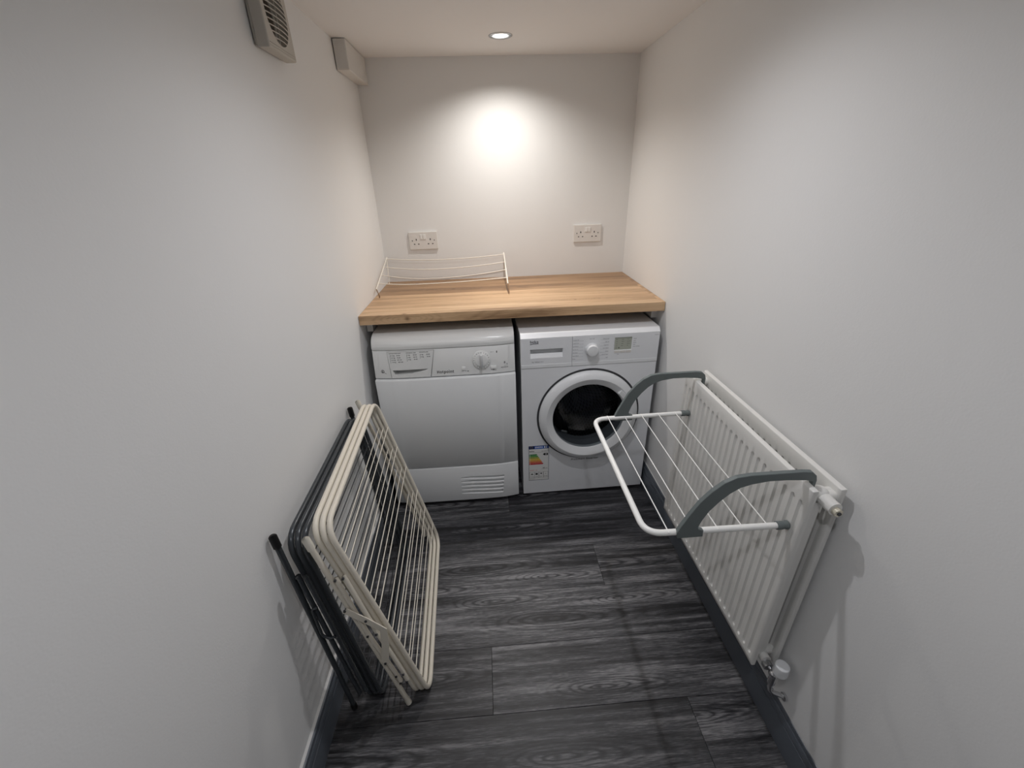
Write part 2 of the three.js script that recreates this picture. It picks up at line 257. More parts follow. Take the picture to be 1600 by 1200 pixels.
// ------------------------------------------------------------------ fan and boxing on the left wall
{
  const zc = 0.925, yc = 1.826, D = 0.036, w = 0.0855, xw = xl(zc) + 0.0015;
  const t = thing('extractor_fan', 'grimy white square extractor fan with curved grille bars', 'extractor fan', [xw, yc, zc]);
  let body = new RoundedBoxGeometry(0.03, 2 * w, 2 * w, 3, 0.0035); body.translate(0.015 + 0.006, 0, 0);
  const cut = new THREE.CylinderGeometry(0.067, 0.067, 0.06, 48); cut.rotateZ(Math.PI / 2); cut.translate(0.02, 0, 0);
  body = csg(body, cut);
  put('housing', body, fanPlastic, t);
  put('back_frame', csg(rboxAt(0, 0.008, -w + 0.004, w - 0.004, -w + 0.004, w - 0.004, 0.002), new THREE.CylinderGeometry(0.056, 0.056, 0.05, 40).rotateZ(Math.PI / 2)), fanPlastic, t);
  const duct = put('duct', new THREE.TubeGeometry(new THREE.LineCurve3(V(-0.115, 0, 0), V(0.006, 0, 0)), 1, 0.0545, 40), std(0x8d857a, 0.8, { side: THREE.DoubleSide }), t);
  put('fan_hub', cyl(0.018, 0.03, -0.035, 0, 0, 'x', 24), fanPlastic, duct);
  for (let k = 0; k < 6; k++) { const g = rbox(0.002, 0.036, 0.03, 0, 0.034, 0, 0.0008); g.rotateY(0.9); g.rotateX(k * Math.PI / 3); g.translate(-0.035, 0, 0); put('blade', g, fanPlastic, duct); }
  for (let k = -5; k <= 5; k++) {
    const y = k * 0.0112, hw = Math.sqrt(0.0665 ** 2 - y * y) + 0.001, P = [];
    for (let i = 0; i <= 14; i++) { const s = -1 + 2 * i / 14; P.push(V(D - 0.001 + 0.007 * (1 - s * s) * (1 - (y / 0.075) ** 2), y, s * hw)); }
    put('grille_bar', sweep(P, 0.0016, false, 6), fanPlastic, t);
  }
  { const P = []; for (let i = 0; i <= 14; i++) { const s = -1 + 2 * i / 14; P.push(V(D - 0.004 + 0.006 * (1 - s * s), s * 0.0665, 0.004)); } put('grille_rib', sweep(P, 0.0014, false, 6), fanPlastic, t); }
  for (const s of [-1, 1]) { put('rim_ridge', rboxAt(D - 0.001, D + 0.0012, s * 0.073 - 0.0008, s * 0.073 + 0.0008, -0.078, 0.078, 0.0005), fanPlastic, t); put('rim_ridge', rboxAt(D - 0.001, D + 0.0012, s * 0.079 - 0.0006, s * 0.079 + 0.0006, -0.08, 0.08, 0.0005), fanPlastic, t); }
}
{
  const t = thing('pipe_boxing', 'white boxing in the corner under the ceiling beside the back wall', 'boxing', [-0.543, 1.82, 0.155]);
  part('cover', rboxAt(-0.5672, -0.519, 1.823, H - 0.001, 0.001, 0.305, 0.003), boxPlastic, t);
  part('end_plate', rboxAt(-0.5655, -0.521, 1.826, H - 0.003, 0.3045, 0.3065, 0.001), boxPlastic, t);
}

// ------------------------------------------------------------------ the wire shelf rack on the worktop
{
  const t = thing('wire_shelf_rack', 'cream wire shelf rack with sagging rods standing on the worktop', 'rack', [-0.24, 0.9448, 0.2]);
  const A = (x, f) => V(x, mix(1.072, 0.985, f), mix(0.022, 0.335, f)), xa = -0.553, xb = 0.06, yb = 0.9448;
  for (const [x, fx, s] of [[xa, -0.541, 1], [xb, 0.0615, 0]]) {
    part('side_bar', sweep([A(x, -0.03), A(x, 1)], 0.0031), wireWhite, t);
    part('front_leg', rod([x, A(x, 1).y, A(x, 1).z], [fx, yb + 0.012, s ? 0.347 : 0.366], 0.0024), brownTip, t, 'bare brown front leg');
    part('foot_tip', rod([fx, yb + 0.012, s ? 0.347 : 0.366], [fx, yb + 0.0035, s ? 0.35 : 0.3712], 0.0032), brownTip, t);
    part('rear_leg', rod([x, A(x, 0).y, A(x, 0).z], [x + 0.003, yb + 0.0025, s ? 0.062 : 0.05], 0.0021), wireWhite, t);
  }
  [[0.02, 0.014, 0.5], [0.30, 0.021, 0.42], [0.56, 0.028, 0.4], [0.82, 0.012, 0.3]].forEach(([f, sag, m]) => {
    const P = []; for (let i = 0; i <= 24; i++) { const s = i / 24, q = s < m ? 1 - ((m - s) / m) ** 2 : 1 - ((s - m) / (1 - m)) ** 2, p = A(mix(xa - 0.004, xb + 0.004, s), f); p.y -= sag * q; p.z += 0.004 * q; P.push(p); }
    part('rod', sweep(P, 0.0022, false, 8), wireWhite, t);
  });
}

// ------------------------------------------------------------------ tumble dryer
{
  const X0 = -0.533, X1 = 0.0615, W = X1 - X0, cx = (X0 + X1) / 2, zb = 0.08;
  const t = thing('tumble_dryer', 'white tumble dryer with blank front door and vented plinth', 'dryer', [cx, 0, 0.39]);
  const bow = (x) => 0.016 * Math.pow(Math.abs((x - cx) / (W / 2)), 5);
  // a slab whose profile (y, z) runs along x and falls back towards both sides
  function bowed(prof, x0 = X0, x1 = X1, k = 1, n = 40) {
    const pos = [], idx = [], m = prof.length;
    for (let i = 0; i <= n; i++) { const x = mix(x0, x1, 0.5 - 0.5 * Math.cos(Math.PI * i / n)); for (const [y, z, f = 1] of prof) pos.push(x, y, z - bow(x) * k * f); }
    for (let i = 0; i < n; i++) for (let j = 0; j < m; j++) { const a = i * m + j, b = i * m + (j + 1) % m, c = a + m, d = b + m; idx.push(a, b, c, b, d, c); }
    const tri = THREE.ShapeUtils.triangulateShape(prof.map(([y, z]) => new THREE.Vector2(y, z)), []);
    for (const [a, b, c] of tri) { idx.push(a, c, b); idx.push(n * m + a, n * m + b, n * m + c); }
    const g = new THREE.BufferGeometry(); g.setAttribute('position', new THREE.Float32BufferAttribute(pos, 3)); g.setIndex(idx);
    // outward orientation
    const q = toCreasedNormals(g, 0.6), p = q.attributes.position; let vol = 0; const a = V(0, 0, 0), b = V(0, 0, 0), c = V(0, 0, 0);
    for (let i = 0; i < p.count; i += 3) { a.fromBufferAttribute(p, i); b.fromBufferAttribute(p, i + 1); c.fromBufferAttribute(p, i + 2); vol += a.dot(b.clone().cross(c)); }
    if (vol < 0) { const id2 = []; for (let i = 0; i < idx.length; i += 3) id2.push(idx[i], idx[i + 2], idx[i + 1]); g.setIndex(id2); }
    const r = toCreasedNormals(g, 0.6); r.setAttribute('uv', new THREE.Float32BufferAttribute(new Float32Array(r.attributes.position.count * 2), 2)); return r;
  }
  const slab = (y0, y1, z0, z1, r = 0.004) => { const P = [[y0, z0, 0], [y1, z0, 0]]; for (let i = 0; i <= 4; i++) { const a = i / 4 * Math.PI / 2; P.push([y1 - r + r * Math.cos(a), z1 - r + r * Math.sin(a)]); } for (let i = 0; i <= 4; i++) { const a = i / 4 * Math.PI / 2; P.push([y0 + r - r * Math.sin(a), z1 - r + r * Math.cos(a)]); } return P; };
  part('cabinet', rboxAt(X0 + 0.003, X1 - 0.003, 0.012, 0.846, zb, 0.612, 0.004), dryerWhite, t);
  for (const sx of [-1, 1]) for (const z of [0.13, 0.63]) part('foot', cyl(0.018, 0.0145, cx + sx * 0.26, 0.00725, z), blackPlastic, t);
  // rounded top cover
  const top = [[0.806, 0.6, 0], [0.806, 0.6708]]; for (let i = 0; i <= 12; i++) { const a = i / 12 * Math.PI / 2 * 0.94; top.push([0.812 + 0.046 * Math.sin(a), 0.6208 + 0.052 * Math.cos(a)]); } top.push([0.8605, 0.6, 0.3], [0.861, 0.3, 0], [0.861, zb, 0], [0.846, zb, 0], [0.846, 0.6, 0]);
  part('top_cover', bowed(top), dryerPlastic, t);
  const lean = (g) => { const p = g.attributes.position; for (let i = 0; i < p.count; i++) p.setZ(i, p.getZ(i) - Math.max(0, p.getY(i) - 0.686) * 0.16); return toCreasedNormals(g, 0.6); };   // the panel leans back
  // control panel: print over its whole face, the water container drawer set into it
  const PX = X0, PY = 0.686, PW = W, PH = 0.118;
  const ptex = canvasTex(2048, 406, (g, w, h) => {
    g.fillStyle = '#e6e7e6'; g.fillRect(0, 0, w, h); const X = (x) => (x - PX) / PW * w, Y = (y) => h - (y - PY) / PH * h, S = w / PW;
    g.fillStyle = '#17181b'; g.textBaseline = 'alphabetic';
    const tx = (s, x, y, mm, o = '') => { g.font = `${o} ${mm / 1000 * S}px sans-serif`; g.fillText(s, X(x), Y(y)); };
    tx('Hotpoint', -0.272, 0.6985, 17, 'bold');
    tx('COTTON HIGH HEAT', -0.4635, 0.7905, 5.2, 'bold'); tx('SYNTHETIC LOW', -0.392, 0.7905, 5.2, 'bold'); tx('DELICATE LOW', -0.337, 0.7915, 5.2, 'bold');
    const rows = [[-0.457, ['1-2 kg', '3-4 kg', '5-6 kg', '7-8 kg'], ['30-60', '70-80', '90-120', '140-180']], [-0.388, ['1 kg', '2 kg', '3 kg'], ['40-50', '60-70', '80-90']], [-0.333, ['1 kg', '2 kg'], ['40-60', '70-90']]];
    for (const [x, a, b] of rows) a.forEach((s, i) => { tx(s, x + i * 0.0012, 0.781 - i * 0.0093, 6, 'bold'); tx(b[i], x + 0.024 + i * 0.0012, 0.781 - i * 0.0093, 6, 'bold'); });
    g.fillRect(X(-0.459), Y(0.787), 3, 0.04 * S * 0.9); g.fillRect(X(-0.39), Y(0.787), 3, 0.03 * S); g.fillRect(X(-0.335), Y(0.787), 3, 0.02 * S);
    g.beginPath(); g.arc(X(-0.498), Y(0.716), 0.006 * S, 0, 7); g.lineWidth = 0.0022 * S; g.strokeStyle = '#3a3b3e'; g.stroke(); g.fillRect(X(-0.500), Y(0.7195), 0.0035 * S, 0.008 * S); g.beginPath(); g.moveTo(X(-0.493), Y(0.711)); g.lineTo(X(-0.483), Y(0.706)); g.lineWidth = 0.0012 * S; g.stroke();
    g.fillStyle = '#2b2c2f'; tx('START', -0.167, 0.7015, 3.6); tx('END', -0.153, 0.7015, 3.6, 'bold'); g.fillRect(X(-0.143), Y(0.7035), 0.006 * S, 0.003 * S);
    tx('END  OF', -0.0415, 0.7765, 3.8); g.fillStyle = '#0c0c0e'; g.fillRect(X(-0.0165), Y(0.7815), 0.0035 * S, 0.0085 * S);
    g.fillStyle = '#2b2c2f'; tx('8', 0.0135, 0.7245, 13, 'bold'); tx('kg', 0.0235, 0.7205, 7); g.fillRect(X(0.014), Y(0.7165), 0.017 * S, 2); tx('AQUARIUS', 0.0, 0.7065, 6.2, 'italic bold');
    g.fillStyle = '#3a3b3e'; g.beginPath(); g.moveTo(X(-0.035), Y(0.7035)); g.lineTo(X(-0.027), Y(0.7035)); g.lineTo(X(-0.031), Y(0.7)); g.fill();
  });
  const pmat = std(0xffffff, 0.34, { map: ptex });
  let panel = bowed(slab(PY, 0.8035, 0.635, 0.6895, 0.002));
  const trayOut = [[-0.4725, 0.8], [-0.2755, 0.8], [-0.299, 0.67], [-0.462, 0.67]], trayIn = [[-0.4715, 0.7985], [-0.2768, 0.7985], [-0.3, 0.68], [-0.461, 0.68]];
  const solid = panel;
  panel = csg(solid, plate(trayOut, 0.637, 0.72, 0));
  const sepGroove = plate([[-0.0012, 0.79], [0.0002, 0.79], [-0.0168, 0.68], [-0.0182, 0.68]], 0.6885, 0.72, 0); panel = csg(panel, sepGroove);
  part('control_panel', facePlanarUV(lean(panel), PX, PY, PW, PH), pmat, t);
  let tray = csg(csg(solid, plate(trayIn, 0.638, 0.72, 0), INTERSECTION), new THREE.BoxGeometry(0.001, 0.001, 0.001).translate(5, 5, 5));
  const slot = new THREE.Shape(); slot.moveTo(-0.456, 0.7205); slot.lineTo(-0.305, 0.7215); slot.quadraticCurveTo(-0.345, 0.7045, -0.40, 0.7015); slot.lineTo(-0.447, 0.7); slot.closePath();
  tray = csg(tray, plate(slot, 0.645, 0.72, 0));
  part('water_container', facePlanarUV(lean(tray), PX, PY, PW, PH), pmat, t, 'pull-out drawer with a guide printed on it');
  // door, plinth
  part('door', bowed(slab(0.2225, 0.6812, 0.655, 0.705, 0.006)), dryerWhite, t);
  part('door_gap', bowed(slab(0.2165, 0.686, 0.60, 0.656, 0.001)), dryerWhite, t);
  let plinth = bowed(slab(0.016, 0.2195, 0.62, 0.7065, 0.006));
  for (let k = 0; k < 5; k++) {   // louvres that sink in towards the right, their floors tipped forward
    const g = new THREE.BoxGeometry(0.208 - k * 0.002, 0.0125, 0.034); g.rotateX(0.6); g.rotateY(0.085); g.translate(-0.1105 - k * 0.001, 0.146 - k * 0.0222, 0.7122);
    plinth = csg(plinth, g);
  }
  part('plinth', plinth, dryerWhite, t, 'plinth with five vent slots');
  // knob and buttons
  const kz = 0.6895, kx = -0.0805, ky = 0.7485;
  const kb = lathe([[0.0005, 0.012], [0.0255, 0.011], [0.0275, 0.0085], [0.0365, 0.006], [0.0385, 0.003], [0.0385, -0.001], [0.0005, -0.001]]); kb.rotateX(Math.PI / 2); kb.translate(kx, ky, kz);
  const knob = part('timer_knob', lean(kb), dryerPlastic, t);
  part('knob_grip', lean(rbox(0.0115, 0.054, 0.02, kx, ky, kz + 0.0155, 0.005, 3)), std(0xcfd1d3, 0.3, { metalness: 0.35 }), knob, 'silver grip ridge');
  for (let k = 0; k < 20; k++) { if (k === 10) continue; const a = k / 20 * 6.283, g = rbox(k % 3 ? 0.0016 : 0.003, 0.003, 0.0012, 0, 0.0318, 0.0072); g.rotateZ(-a); g.translate(kx, ky, kz); part('dial_mark', lean(g), rubber, knob); }
  part('button', lean(rboxAt(-0.166, -0.149, 0.7075, 0.7225, kz - 0.006, kz + 0.004, 0.002)), dryerPlastic, t); part('button', lean(rboxAt(-0.0435, -0.0185, 0.7065, 0.7195, kz - 0.006, kz + 0.004, 0.002)), dryerPlastic, t);
}

// ------------------------------------------------------------------ washing machine (turned a touch); built in its own frame: x from its left edge, z out of its front
{
  const W = 0.597, t = thing('washing_machine', 'white front-loading washing machine with round glass door and energy label', 'washing machine', [0.0856, 0, 0.6835]);
  t.rotation.y = 0.0151;
  const add = (n, g, m, l, p = t) => put(n, g, m, p, l);
  const dx = 0.304, dy = 0.444;
  // casing: two sides, top, back, base around the drum
  add('casing', merge([rboxAt(0, 0.004, 0.012, 0.832, -0.55, -0.002, 0.001), rboxAt(W - 0.004, W, 0.012, 0.832, -0.55, -0.002, 0.001), rboxAt(0.003, W - 0.003, 0.012, 0.832, -0.552, -0.547, 0.001), rboxAt(0.003, W - 0.003, 0.012, 0.02, -0.55, -0.002, 0.001)]), whiteEnamel);
  const hole = new THREE.Path(); hole.absarc(dx, dy, 0.205, 0, Math.PI * 2, true);
  add('front_panel', plate(rrect(0, W, 0.012, 0.6955, 0.004), -0.03, 0, 0.002, [hole], 64), whiteEnamel);
  for (const [x, z] of [[0.05, -0.06], [W - 0.05, -0.06], [0.05, -0.5], [W - 0.05, -0.5]]) add('foot', cyl(0.02, 0.0135, x, 0.00675, z), blackPlastic);
  // worktop lid with a sloping front lip
  { const s = new THREE.Shape([[-0.55, 0.833], [0.0, 0.8305], [0.001, 0.832], [-0.0135, 0.8475], [-0.018, 0.85], [-0.55, 0.85]].map(([z, y]) => new THREE.Vector2(z, y))); const g = new THREE.ExtrudeGeometry(s, { depth: W - 0.004, bevelEnabled: true, bevelSize: 0.001, bevelThickness: 0.002, bevelOffset: -0.001, bevelSegments: 2 }); g.rotateY(-Math.PI / 2); g.translate(W - 0.002, 0, 0); g.scale(1, 1, 1); add('lid', g, whiteEnamel); }
  // printed control panel and drawer front, one sheet of print across both
  const PY = 0.6965, PH = 0.1335;
  const ptex = canvasTex(2048, 458, (g, w, h) => {
    g.fillStyle = '#eceef1'; g.fillRect(0, 0, w, h); const S = w / 0.6, X = (x) => x * S, Y = (y) => h - (y - PY) / PH * h;
    const tx = (s, x, y, mm, o = '', al = 'left') => { g.textAlign = al; g.font = `${o} ${mm / 1000 * S}px sans-serif`; g.fillText(s, X(x), Y(y)); };
    g.fillStyle = '#1d2130'; tx('beko', 0.0395, 0.8105, 15.5, 'bold');
    g.beginPath(); g.moveTo(X(0.040), Y(0.8035)); g.quadraticCurveTo(X(0.055), Y(0.8075), X(0.078), Y(0.8065)); g.lineTo(X(0.074), Y(0.8095)); g.quadraticCurveTo(X(0.055), Y(0.8095), X(0.040), Y(0.8065)); g.fill();
    g.fillStyle = '#55585f'; tx('7kg  1200rpm  A+++', 0.046, 0.7225, 5.6, 'bold');
    g.fillStyle = '#63666d';
    const L = ['Cottons 90', 'Cotton Eco', 'Synthetics', 'Xpress 14', 'Woollens', 'Hand Wash', 'Rinse'], R = ['Daily Quick', 'Mix 40', 'Hygiene+', 'Dark Wash', 'Shirts', 'Drum Clean', 'Spin'];
    L.forEach((s, i) => { const y = 0.8115 - i * 0.0142; tx(s, 0.2225, y, 5.2); g.fillRect(X(0.2225), Y(y - 0.002), X(0.045 - Math.abs(i - 3) * 0.0 ), 1.5); });
    R.forEach((s, i) => { const y = 0.8115 - i * 0.0142; tx(s, 0.377, y, 5.2, '', 'right'); g.fillRect(X(0.34), Y(y - 0.002), X(0.037), 1.5); });
    tx('On / Off', 0.304, 0.8135, 5.4, '', 'center');
    ['Wash', 'Spin', 'Rinse', 'End', 'Add Clothes'].forEach((s, i) => tx(s, 0.483, 0.8045 - i * 0.0088, 5.4));
    tx('Start', 0.42, 0.7375, 4.4, '', 'center');
    g.fillStyle = '#888b92'; tx('Inverter', 0.592, 0.8175, 5, '', 'right');
  });
  const pmat = std(0xffffff, 0.36, { map: ptex });
  const UV = (g) => facePlanarUV(g, 0, PY, 0.6, PH);
  add('drawer_gap', rboxAt(0.002, W - 0.002, PY - 0.001, 0.829, -0.06, -0.04, 0.001), whiteEnamel);
  const drawer = add('detergent_drawer', UV(plate(rrect(0.0005, 0.2195, PY + 0.0008, 0.8298, 0.002), -0.014, 0.001, 0.0012, [rect(0.0405, 0.1805, 0.7425, 0.7815)])), pmat);
  { // handle pocket: back wall, ceiling, ends, and a lip sloping out at the bottom
    const s = new THREE.Shape([[0.0005, 0.7415], [0.0005, 0.7435], [-0.010, 0.7595], [-0.026, 0.7595], [-0.026, 0.7835], [0.0, 0.7835], [0.0, 0.785], [-0.028, 0.785], [-0.028, 0.7415]].map(([z, y]) => new THREE.Vector2(z, y)));
    const g = new THREE.ExtrudeGeometry(s, { depth: 0.139, bevelEnabled: false }); g.rotateY(-Math.PI / 2); g.translate(0.18, 0, -0.0006);
    add('drawer_handle', merge([g, rboxAt(0.0395, 0.0415, 0.742, 0.7835, -0.028, -0.001, 0.0005), rboxAt(0.1795, 0.1815, 0.742, 0.7835, -0.028, -0.001, 0.0005)]), whitePlastic, null, drawer);
  }
  const panel = add('control_panel', UV(plate(rrect(0.2205, W - 0.0005, PY + 0.0008, 0.8298, 0.002), -0.014, 0.001, 0.0012, [rect(0.402, 0.477, 0.758, 0.8145)])), pmat);
  add('trim_strip', rboxAt(0.2205, W - 0.001, PY + 0.0005, 0.7125, -0.004, 0.0022, 0.001), whitePlastic); add('trim_strip', rboxAt(0.0005, 0.2195, PY + 0.0005, 0.7125, -0.004, 0.0022, 0.001), whitePlastic);
  const lcdTex = canvasTex(512, 384, (g, w, h) => {
    g.fillStyle = '#b3b7ab'; g.fillRect(0, 0, w, h); g.fillStyle = '#757970'; g.font = 'bold 34px sans-serif';
    ['90°', '60°', '40°', '30°', '20°'].forEach((s, i) => g.fillText(s, 50, 80 + i * 64)); ['1200', '1000', '800', '600'].forEach((s, i) => g.fillText(s, 205, 80 + i * 64)); ['Pre', 'Quick', 'Rinse', '3h'].forEach((s, i) => g.fillText(s, 375, 80 + i * 64)); g.fillStyle = '#1f211e'; g.beginPath(); g.arc(146, 322, 15, 0, 7); g.fill();
  });
  add('lcd_screen', facePlanarUV(rboxAt(0.4015, 0.4775, 0.7575, 0.815, -0.008, -0.0025, 0.0005), 0.4015, 0.7575, 0.076, 0.0575), std(0xffffff, 0.25, { map: lcdTex }), null, panel);
  for (let k = 0; k < 3; k++) add('touch_key', rboxAt(0.403 + k * 0.0252, 0.4265 + k * 0.0252, 0.7455, 0.7565, -0.002, 0.0024, 0.001), socketWhite, null, panel);
  const kg = lathe([[0.0005, 0.026], [0.0215, 0.0255], [0.0245, 0.0225], [0.027, 0.004], [0.029, 0.001], [0.029, -0.002], [0.0005, -0.002]]); kg.rotateX(Math.PI / 2); kg.translate(0.304, 0.7685, 0.001);
  add('program_knob', kg, whitePlastic);
  // door: dark rubber seat ring, white ring, glass bowl, latch
  const ring = (pts, x, y, z, seg = 96) => { const g = toCreasedNormals(lathe(pts, seg), 0.35); g.rotateX(Math.PI / 2); g.translate(x, y, z); return g; };
  add('door_seat', ring([[0.2, -0.025], [0.2345, -0.004], [0.2365, 0.0012], [0.2325, 0.0018], [0.228, 0.0008], [0.2, -0.02]], dx, dy, 0), rubber, 'dark ring behind the door');
  const door = add('door', ring([[0.166, -0.004], [0.166, 0.0175], [0.167, 0.0188], [0.1935, 0.0335], [0.1975, 0.0348], [0.2005, 0.0342], [0.2165, 0.0262], [0.2215, 0.0215], [0.2265, 0.012], [0.2275, 0.008], [0.2275, 0.003], [0.21, 0.0028], [0.2, -0.006], [0.166, -0.004]], dx, dy, 0), whitePlastic);
  const glass = new THREE.MeshPhysicalMaterial({ color: 0xb9bdc0, roughness: 0.02, transmission: 1, thickness: 0, ior: 1.5 });
  add('glass_bowl', ring([[0.168, 0.016], [0.165, 0.011], [0.157, -0.012], [0.147, -0.05], [0.135, -0.085], [0.118, -0.102], [0.095, -0.112], [0.05, -0.118], [0.0003, -0.12]], dx, dy, 0), glass, null, door);
  const hd = new THREE.Shape(); hd.absarc(dx, dy, 0.192, 0.36, 0.78, false); hd.absarc(dx, dy, 0.172, 0.78, 0.36, true);
  add('door_handle', plate(hd, 0.024, 0.0385, 0.0015), whitePlastic, null, door);
  // what is seen through the glass: rubber gasket, drum with its holes, paddles
  add('gasket', ring([[0.206, -0.004], [0.19, -0.03], [0.172, -0.06], [0.168, -0.085], [0.18, -0.1], [0.2, -0.1], [0.21, -0.06], [0.21, -0.006]], dx, dy, 0), gasketGrey);
  const drumTex = dataTex(256, 256, (u, v) => { const gx = (u * 8) % 1, gy = (v * 8 + (Math.floor(u * 8) % 2) * 0.5) % 1, d = Math.hypot(gx - 0.5, gy - 0.5); return d < 0.27 ? [14, 14, 15] : [200, 201, 203]; }); drumTex.repeat.set(14, 5);
  const drum = add('drum', ring([[0.18, -0.098], [0.225, -0.105], [0.238, -0.12], [0.24, -0.2], [0.24, -0.38], [0.23, -0.41], [0.0003, -0.42]], dx, dy, 0), std(0xc8c9cb, 0.32, { metalness: 0.75, map: drumTex, side: THREE.DoubleSide }));
  for (let k = 0; k < 3; k++) { const a = 2.25 + k * 2.094, g = new THREE.CylinderGeometry(0.022, 0.05, 0.2, 20); g.scale(1, 1, 1); g.rotateX(Math.PI / 2); const b = new RoundedBoxGeometry(0.05, 0.062, 0.22, 4, 0.022); b.translate(0.21, 0, -0.26); b.rotateZ(a); b.translate(dx, dy, 0); add('paddle', b, steel, null, drum); }
  add('tub_back', rboxAt(0.02, W - 0.02, 0.04, 0.69, -0.5, -0.46, 0.01), rubber);
  // energy label, and the line of lettering under the door
  const label = canvasTex(512, 1060, (g, w, h) => {
    g.fillStyle = '#eeeeec'; g.fillRect(0, 0, w, h); g.fillStyle = '#0b3d91'; g.fillRect(0, 0, w, 92); g.fillStyle = '#1f5fc4'; g.fillRect(150, 0, 230, 92); g.fillStyle = '#0a2660'; g.fillRect(0, 0, 150, 92);
    g.fillStyle = '#ffffff'; g.font = 'bold 62px sans-serif'; g.fillText('ENERG', 160, 68); g.fillStyle = '#dfe8f7'; g.fillRect(388, 14, 30, 64); g.fillRect(430, 14, 40, 26); g.fillRect(430, 52, 40, 26); g.fillStyle = '#f5d417'; for (let k = 0; k < 12; k++) { g.beginPath(); g.arc(74 + 30 * Math.cos(k / 12 * 6.283), 46 + 30 * Math.sin(k / 12 * 6.283), 4, 0, 7); g.fill(); }
    g.fillStyle = '#1a1a1a'; g.font = 'bold 52px sans-serif'; g.fillText('beko', 18, 176); g.font = '30px sans-serif'; g.textAlign = 'right'; g.fillText('WTL72051W', 494, 178); g.fillRect(16, 196, 480, 3); g.textAlign = 'left';
    const C = ['#1c7f33', '#4c9a2c', '#a9a823', '#e3c01a', '#e59a1f', '#dd5a1e', '#c8161d'];
    C.forEach((c, i) => { const y = 248 + i * 46, x = 200 + i * 26; g.fillStyle = c; g.beginPath(); g.moveTo(14, y); g.lineTo(x, y); g.lineTo(x + 22, y + 20); g.lineTo(x, y + 40); g.lineTo(14, y + 40); g.fill(); g.fillStyle = '#fff'; g.font = 'bold 32px sans-serif'; g.fillText('ABCDEFG'[i], 24, y + 32); });
    g.fillStyle = '#111'; g.beginPath(); g.moveTo(360, 262); g.lineTo(396, 230); g.lineTo(490, 230); g.lineTo(490, 296); g.lineTo(396, 296); g.fill(); g.fillStyle = '#fff'; g.font = 'bold 54px sans-serif'; g.fillText('D', 424, 284);
    g.fillStyle = '#222'; g.font = 'bold 50px sans-serif'; g.fillText('69', 360, 700); g.font = '28px sans-serif'; g.fillText('kWh', 428, 700); g.fillRect(320, 716, 174, 3); g.fillStyle = '#c65b4a'; g.font = '34px sans-serif'; g.fillText('ENERG Y 100', 24, 756);
    g.strokeStyle = '#555'; g.lineWidth = 4; [[18, 130], [146, 110], [262, 112], [382, 112]].forEach(([x, ww], i) => g.strokeRect(x, 800, ww, 190)); g.fillStyle = '#222'; g.beginPath(); g.moveTo(44, 880); g.lineTo(120, 880); g.lineTo(82, 836); g.fill(); g.fillRect(172, 836, 56, 52); g.beginPath(); g.moveTo(286, 836); g.lineTo(352, 836); g.lineTo(319, 880); g.fill(); g.font = '34px sans-serif'; g.fillText('7,0 kg', 34, 960); g.fillText('3:38', 168, 960); g.fillText('44 L', 282, 960); g.fillText('B', 424, 880); g.fillText('76 dB', 390, 960);
    g.fillStyle = '#333'; g.font = '26px sans-serif'; g.fillText('2019/2014', 20, 1036); g.strokeStyle = '#2a3550'; g.lineWidth = 10; g.strokeRect(4, 4, w - 8, h - 8);
  });
  add('energy_label', facePlanarUV(plate(rect(0.028, 0.125, 0.092, 0.2945), -0.0002, 0.0006, 0), 0.028, 0.092, 0.097, 0.2025), std(0xffffff, 0.45, { map: label }), 'energy rating label with coloured bars');
  const lt = canvasTex(1024, 110, (g, w, h) => { g.fillStyle = '#eff1f4'; g.fillRect(0, 0, w, h); g.fillStyle = '#101114'; g.font = 'italic bold 92px sans-serif'; g.fillText('ProSmart Inverter', 8, 82, w - 16); });
  add('lettering_strip', facePlanarUV(plate(rect(0.23, 0.40, 0.1925, 0.2085), -0.0002, 0.0005, 0), 0.23, 0.1925, 0.17, 0.016), std(0xffffff, 0.3, { map: lt }), 'line of black lettering under the door');
}

